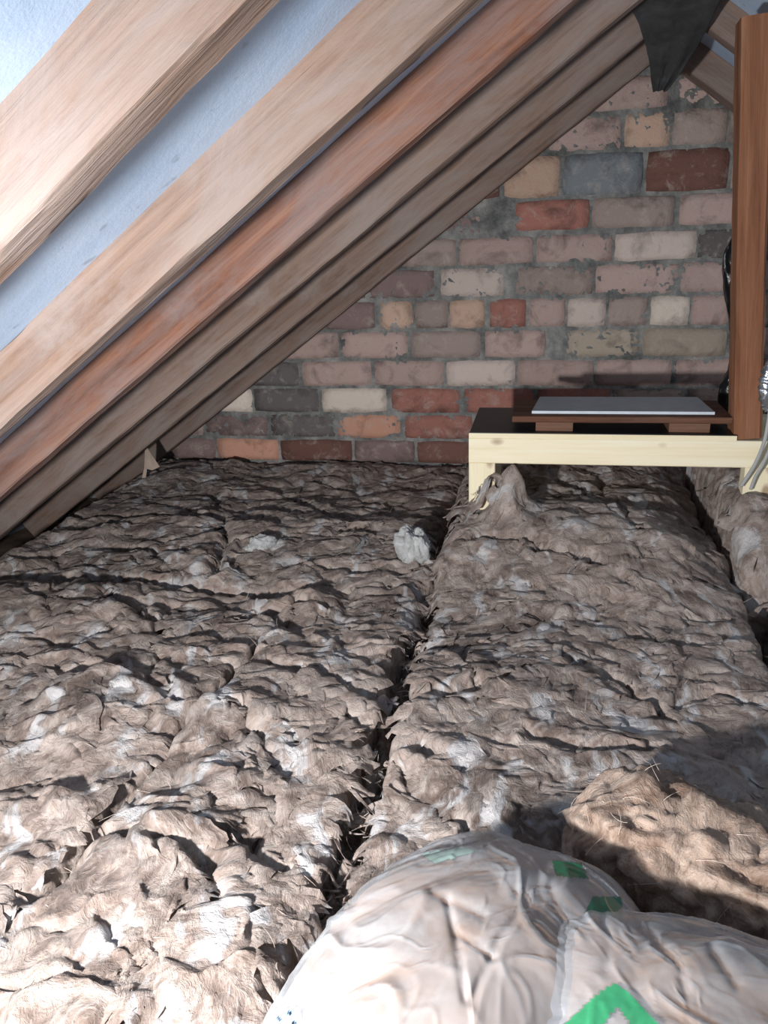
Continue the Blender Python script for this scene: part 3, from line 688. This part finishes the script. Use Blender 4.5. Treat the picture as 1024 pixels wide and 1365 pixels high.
tag(o, 'dark brown board lying on two blocks on the platform', 'board')
SZ = BZ+0.0155
ys0 = fl((830, 552), SZ).y
xs0, xs1 = at((709, 551), ys0).x, at((953, 552), ys0).x
xb0, xb1 = at((720, 528), ys0+0.185).x, at((930, 528), ys0+0.185).x
sh = empty('grey_sheet', ((xs0+xs1)/2, ys0+0.09, SZ)); tag(sh, 'flat pale-edged grey sheet lying on the brown board', 'sheet')
def prism(name, quad, z0, z1, mat, parent):
    v = [(x, y, z0) for x, y in quad]+[(x, y, z1) for x, y in quad]
    f = [(3, 2, 1, 0), (4, 5, 6, 7), (0, 1, 5, 4), (1, 2, 6, 5), (2, 3, 7, 6), (3, 0, 4, 7)]
    return mesh_obj(name, v, f, mat, parent, smooth=False)
prism('panel', [(xs0, ys0+0.003), (xs1, ys0+0.003), (xb1, ys0+0.185), (xb0, ys0+0.185)], SZ, SZ+0.006, GREYSHEET, sh)
prism('edge_strip', [(xs0, ys0), (xs1, ys0), (xs1, ys0+0.003), (xs0, ys0+0.003)], SZ, SZ+0.0065, SHEET_EDGE, sh)['label'] = 'pale front edge'

# ------------------------------------------------------------------ post
yp = YF+0.008
pb = at((978.5, 588), yp); pt_ = at((990, 22), yp)
pb = Vector((pb.x, yp, zt+0.0005))
axis = Vector((pt_.x-pb.x, 0.0, pt_.z-pb.z)); Lp = axis.length; axis.normalize()
wp = at((1016, 585), yp).x-pb.x
px_ = Vector((axis.z, 0, -axis.x))
Mp = Matrix(((axis.x, px_.x, 0, pb.x), (axis.y, px_.y, 1, pb.y), (axis.z, px_.z, 0, pb.z), (0, 0, 0, 1)))
o = beam('upright_post', beam_mesh('upright_post', Lp, wp, 0.075, seed=97, rough=0.0022, nl=70, arris=0.006), POSTWOOD, Mp, (0.78, 0.73, 0.70, 1))
tag(o, 'orange-brown timber post standing on the platform corner', 'post')

# ------------------------------------------------------------------ dark felt hanging from the ridge
rowsp = [  # left pixel, right pixel, depth y left/right
    ((815, -60), (985, -60), 1.90, 1.92), ((826, -25), (970, -20), 1.96, 1.98), ((838, 8), (957, 8), 2.04, 2.06), ((852, 36), (945, 36), 2.12, 2.13),
    ((862, 62), (931, 60), 2.20, 2.20), ((867, 86), (917, 82), 2.27, 2.26), ((869, 106), (904, 103), 2.33, 2.32), ((871, 123), (889, 122), 2.37, 2.36)]
nr, ncs = 60, 46
V = np.zeros((nr, ncs, 3))
tt = np.linspace(0, len(rowsp)-1, nr)
for i, t in enumerate(tt):
    k = min(int(t), len(rowsp)-2); fr = t-k
    L_ = at(rowsp[k][0], rowsp[k][2]).lerp(at(rowsp[k+1][0], rowsp[k+1][2]), fr); R_ = at(rowsp[k][1], rowsp[k][3]).lerp(at(rowsp[k+1][1], rowsp[k+1][3]), fr)
    for j in range(ncs):
        s = j/(ncs-1); p = L_.lerp(R_, s)
        fold = 0.010*math.sin(s*14+t*0.8)+0.016*math.sin(math.pi*s)*(1)
        fold += 0.012*float(perlin(np.array(s*3.0), np.array(t*0.7), 120))+0.006*float(perlin(np.array(s*9.0), np.array(t*2.0), 121))
        V[i, j] = (p.x, p.y-fold, p.z)
Vt = V.reshape(-1, 3)
Fq = grid_faces(nr, ncs); Vb = Vt+np.array([0.0, 0.003, 0.0]); off = len(Vt)
rim = [j for j in range(ncs)]+[i*ncs+ncs-1 for i in range(1, nr)]+[(nr-1)*ncs+j for j in range(ncs-2, -1, -1)]+[i*ncs for i in range(nr-2, 0, -1)]
Fr = np.array([(rim[i], rim[(i+1) % len(rim)], off+rim[(i+1) % len(rim)], off+rim[i]) for i in range(len(rim))])
o = mesh_obj('felt_flap', np.concatenate([Vt, Vb]), np.concatenate([Fq, Fq[:, ::-1]+off, Fr]), DARKFELT, None, base_of(Vt))
tag(o, 'dark grey roofing felt flap hanging at the ridge', 'felt')

# ------------------------------------------------------------------ black polythene behind the post
prof = [(985, 300, 1), (975, 318, 12), (965, 338, 24), (963, 360, 26), (965, 390, 24), (971, 420, 20), (974, 450, 18), (973, 475, 20), (970, 495, 22), (960, 512, 30), (957, 530, 34), (955, 556, 36)]
nA = 36; ty = YBK+0.045; ringv = []
tt = np.linspace(0, len(prof)-1, 80)
for t in tt:
    k = min(int(t), len(prof)-2); fr = t-k
    lx = prof[k][0]*(1-fr)+prof[k+1][0]*fr; py = prof[k][1]*(1-fr)+prof[k+1][1]*fr
    L_ = at((lx, py), ty); R_ = at((1006, py), ty); w = (R_.x-L_.x)/2
    for q in range(nA):
        an = 2*math.pi*q/nA; wr = 1+0.16*float(perlin(np.array(an*1.6), np.array(t*1.1), 130))*(0.3+0.7*abs(math.sin(an)))
        ringv.append((L_.x+w-w*math.cos(an)*(1+0.05*float(perlin(np.array(an*3), np.array(t*2.3), 131))), ty-0.030*math.sin(an)*wr-0.008*float(perlin(np.array(an*4), np.array(t*1.7), 132)), L_.z))
ringv = np.array(ringv); ringv[:, 2] = np.maximum(ringv[:, 2], 0.0)
i, j = np.meshgrid(np.arange(79), np.arange(nA), indexing='ij'); a_ = i*nA+j; b_ = i*nA+(j+1) % nA
# tail down to the loft floor behind the platform
o = mesh_obj('black_polythene', ringv, np.stack([a_, b_, b_+nA, a_+nA], -1).reshape(-1, 4), BLACKPOLY, None, base_of(ringv))
tag(o, 'crumpled black polythene bundle behind the timber post', 'polythene')

# ------------------------------------------------------------------ cables and foil at the right
def tube(name, pts, rad, mat, label, cat, n=10, wob=0.0, seed=0):
    P = [Vector(p) for p in pts]
    fine = []
    for i in range(len(P)-1):
        p0, p1, p2, p3 = P[max(i-1, 0)], P[i], P[i+1], P[min(i+2, len(P)-1)]
        for s in range(10):
            t = s/10; fine.append(0.5*((2*p1)+(p2-p0)*t+(2*p0-5*p1+4*p2-p3)*t*t+(3*p1-p0-3*p2+p3)*t**3))
    fine.append(P[-1]); V = []; m = len(fine)
    for i, p in enumerate(fine):
        d = (fine[min(i+1, m-1)]-fine[max(i-1, 0)]).normalized(); s = d.cross(Vector((0.2, 1, 0.1))).normalized(); u = s.cross(d)
        for q in range(n):
            an = 2*math.pi*q/n; r = rad*(1+wob*float(perlin(np.array(an*2.3), np.array(i*0.45), seed))); V.append(tuple(p+s*r*math.cos(an)+u*r*math.sin(an)))
    Fq = [(i*n+q, i*n+(q+1) % n, (i+1)*n+(q+1) % n, (i+1)*n+q) for i in range(m-1) for q in range(n)]
    Fq += [tuple(range(n-1, -1, -1)), tuple((m-1)*n+q for q in range(n))]
    o = mesh_obj(name, V, Fq, mat, None, base_of(V)); tag(o, label, cat); return o
tube('cable', [at((1030, 520), YF-0.05), at((1024, 565), YF-0.05), at((1018, 592), YF-0.045), at((1006, 620), YF-0.03), at((988, 648), YF-0.015)], 0.0042, CABLE, 'grey cable curving down in front of the pine rail', 'cable')
tube('cable', [at((1042, 560), YF-0.04), at((1030, 590), YF-0.04), at((1018, 617), YF-0.03), at((1008, 634), YF-0.02), at((1001, 652), YF-0.012)], 0.0038, CABLE, 'second grey cable ducking behind the curved one', 'cable')
tube('foil_sleeve', [at((1032, 480), YF-0.062), at((1024, 500), YF-0.062), at((1021, 520), YF-0.06), at((1027, 545), YF-0.055)], 0.013, FOIL, 'crumpled silver foil sleeve around the cables by the post', 'foil', 16, 0.6, 140)

# ------------------------------------------------------------------ plastic bags of insulation
def film_material():
    k = NT('clear_polythene_film')
    at_ = k.node('ShaderNodeAttribute', attribute_name='print')
    am_ = k.node('ShaderNodeAttribute', attribute_name='print_mask')
    v = k.coord()
    a = k.noise(v, 9, 5, 0.6, 0.8)
    haze = k.ramp(a, [(0.32, (0.16,)*3), (0.68, (0.52,)*3)])
    fac = k.math('MAXIMUM', haze, k.math('MULTIPLY', am_.outputs['Fac'], 0.93))
    base = k.mix(srgb(196, 202, 208), at_.outputs['Color'], am_.outputs['Fac'])
    k.link(base, k.b.inputs['Base Color']); k.b.inputs['Roughness'].default_value = 0.24; k.b.inputs['Specular IOR Level'].default_value = 0.6
    nrm = k.bump(k.noise(k.coord((1, 1, 1)), 14, 3, 0.5, 0.4), 0.008, 0.5)
    k.link(nrm, k.b.inputs['Normal'])
    tr = k.node('ShaderNodeBsdfTransparent'); gl = k.node('ShaderNodeBsdfGlossy'); gl.inputs['Roughness'].default_value = 0.26; k.link(nrm, gl.inputs['Normal'])
    lw_ = k.node('ShaderNodeLayerWeight'); lw_.inputs['Blend'].default_value = 0.5; k.link(nrm, lw_.inputs['Normal'])
    fr_ = k.math('ADD', k.math('MULTIPLY', k.math('POWER', lw_.outputs['Facing'], 4.0), 0.45), 0.07)     # thin-film reflectance, same from both sides
    m1 = k.node('ShaderNodeMixShader'); k.link(fr_, m1.inputs[0]); k.link(tr.outputs[0], m1.inputs[1]); k.link(gl.outputs[0], m1.inputs[2])
    m2 = k.node('ShaderNodeMixShader'); k.link(fac, m2.inputs[0]); k.link(m1.outputs[0], m2.inputs[1]); k.link(k.b.outputs[0], m2.inputs[2])
    k.link(m2.outputs[0], k.out.inputs['Surface'])
    return k.m
FILM = film_material()
FILL = plain('bagged_tan_wool', srgb(170, 142, 122), 0.95, 0.05, 0.16, 9)
def in_poly(P, poly):
    x, y = P[:, 0], P[:, 1]; ins = np.zeros(len(P), bool); n = len(poly)
    for i in range(n):
        (x0, y0), (x1, y1) = poly[i], poly[(i+1) % n]
        c = ((y0 > y) != (y1 > y)) & (x < (x1-x0)*(y-y0)/(y1-y0+1e-9)+x0); ins ^= c
    return ins
def bag(name, c, rx, ry, rz, rot, seed, label, prints, dots, folds):
    root = empty(name, (c[0], c[1], c[2]-rz*0.8)); tag(root, label, 'bag', 'plastic bags of insulation')
    nU, nV = 420, 240
    u = np.linspace(0, 2*math.pi, nU, endpoint=False); v = np.linspace(0.0005, math.pi-0.0005, nV); U, W = np.meshgrid(u, v, indexing='ij')
    def shape(k, fine):
        sp = lambda w, m: np.sign(w)*np.abs(w)**m
        X = sp(np.sin(W), 0.85)*sp(np.cos(U), 0.85); Yq = sp(np.sin(W), 0.85)*sp(np.sin(U), 0.85); Zq = sp(np.cos(W), 0.85)
        wx = X+0.25*perlin(X*1.5, Yq*1.5+Zq, seed); wy = Yq+0.25*perlin(X*1.5+3, Yq*1.5-Zq, seed+1)
        r = 1+0.07*perlin(X*1.3+Zq, Yq*1.3-Zq, seed+2)
        if fine:
            r = r+0.08*(np.abs(perlin(wx*1.3+Zq*1.0, wy*1.3-Zq, seed+3))-0.2)+0.010*perlin(wx*3.0+Zq*2, wy*3.0-Zq*2, seed+4)
            rg = lambda f, sd, wd: np.maximum(0, 1-np.abs(perlin(wx*f+Zq*f*0.6, wy*f-Zq*f*0.5, seed+sd))/wd)**1.3
            msk = np.clip(0.5+1.2*perlin(X*1.6+7, Yq*1.6+Zq, seed+9), 0, 1)
            r = r+msk*0.030*rg(1.6, 5, 0.10)+0.016*rg(2.9, 6, 0.12)*(1-msk)+0.007*rg(5.5, 7, 0.15)
        P = np.stack([X*rx*r*k, Yq*ry*r*k, Zq*rz*r*k], -1)
        P[..., 2] = np.maximum(P[..., 2], -rz*0.8*k)
        R = np.array(Matrix.Rotation(rot, 3, 'Z')); return (P.reshape(-1, 3) @ R.T)+np.array(c)
    P = shape(1.0, True)
    # long pulled creases
    q = proj(P)
    for (pts, dep, wid) in folds:
        pl = np.array(pts, float); dm = np.full(len(P), 1e9)
        for (x0, y0), (x1, y1) in zip(pl[:-1], pl[1:]):
            t = np.clip(((q[:, 0]-x0)*(x1-x0)+(q[:, 1]-y0)*(y1-y0))/((x1-x0)**2+(y1-y0)**2), 0, 1)
            dm = np.minimum(dm, np.hypot(q[:, 0]-x0-t*(x1-x0), q[:, 1]-y0-t*(y1-y0)))
        vis = (P[:, 2] > c[2]-0.2*rz)
        nv_ = P-np.array(c); nv_ /= np.linalg.norm(nv_, axis=1)[:, None]
        P = P+nv_*(vis*(-0.8*dep*np.exp(-(dm/wid)**2)))[:, None]
    i, j = np.meshgrid(np.arange(nU), np.arange(nV-1), indexing='ij'); a_ = i*nV+j; b_ = ((i+1) % nU)*nV+j
    Fq = np.stack([a_, a_+1, b_+1, b_], -1).reshape(-1, 4)
    film = mesh_obj('film', P, Fq, FILM, root); film['label'] = 'hazy clear polythene film with printed marks'
    q = proj(P); colr = np.zeros((len(P), 4)); vis = P[:, 2] > c[2]-0.5*rz
    for poly, rgb in prints:
        msk = in_poly(q, poly) & vis; colr[msk] = srgb(*rgb)
    for (x, y, rr) in dots:
        msk = (((q[:, 0]-x)/rr)**2+((q[:, 1]-y)/(rr*0.8))**2 < 1) & vis; colr[msk] = srgb(30, 34, 42)
    ca = film.data.color_attributes.new('print', 'FLOAT_COLOR', 'POINT'); ca.data.foreach_set('color', colr.ravel())
    film.data.attributes.new('print_mask', 'FLOAT', 'POINT').data.foreach_set('value', (colr[:, 3] > 0.5).astype(float))
    Pi = np.array(c)+(P-np.array(c))*0.968
    mesh_obj('insulation_fill', Pi, Fq, FILL, root)['label'] = 'tan wool inside the bag'
    return root
GREEN = (60, 150, 105); BLUE = (158, 190, 222)
bag('plastic_bag', (-0.048, 0.560, 0.195), 0.165, 0.225, 0.105, -0.42, 301, 'hazy plastic bag of insulation with glaring shine, behind its neighbour',
    [([(735, 1146), (775, 1150), (785, 1172), (742, 1168)], (40, 110, 80)), ([(790, 1195), (830, 1195), (830, 1225), (780, 1216)], (50, 110, 85)),
     ([(560, 1138), (610, 1128), (640, 1134), (580, 1152)], (150, 172, 165)), ([(365, 1345), (400, 1340), (405, 1375), (350, 1375)], BLUE)],
    [(372, 1358, 4), (386, 1350, 4), (392, 1364, 4)],
    [([(595, 1195), (610, 1260), (620, 1330)], 0.0032, 6), ([(705, 1200), (668, 1245), (628, 1335)], 0.0030, 6), ([(575, 1185), (645, 1218)], 0.0026, 6), ([(690, 1185), (725, 1215), (748, 1238)], 0.0030, 6), ([(735, 1180), (755, 1225)], 0.0026, 6), ([(470, 1200), (440, 1290)], 0.0026, 7), ([(560, 1150), (660, 1140), (740, 1160)], 0.0018, 6), ([(610, 1240), (660, 1275)], 0.0022, 5)])
bag('plastic_bag', (0.140, 0.500, 0.200), 0.215, 0.180, 0.105, -0.14, 311, 'hazy plastic bag of insulation with a green printed chevron',
    [([(745, 1372), (795, 1325), (818, 1309), (838, 1322), (880, 1366), (880, 1380), (850, 1380), (824, 1343), (800, 1372)], GREEN),
     ([(555, 1372), (585, 1345), (612, 1325), (650, 1302), (662, 1312), (632, 1345), (610, 1372)], BLUE)],
    [(592, 1357, 4.5), (612, 1342, 4.5), (607, 1359, 3.5), (630, 1327, 3.5)],
    [([(800, 1222), (812, 1245), (805, 1290)], 0.0022, 6), ([(860, 1235), (905, 1280), (915, 1320)], 0.0028, 7), ([(655, 1342), (700, 1350), (745, 1352)], 0.0030, 6), ([(950, 1260), (985, 1310)], 0.0026, 7), ([(700, 1270), (760, 1250)], 0.0020, 6)])
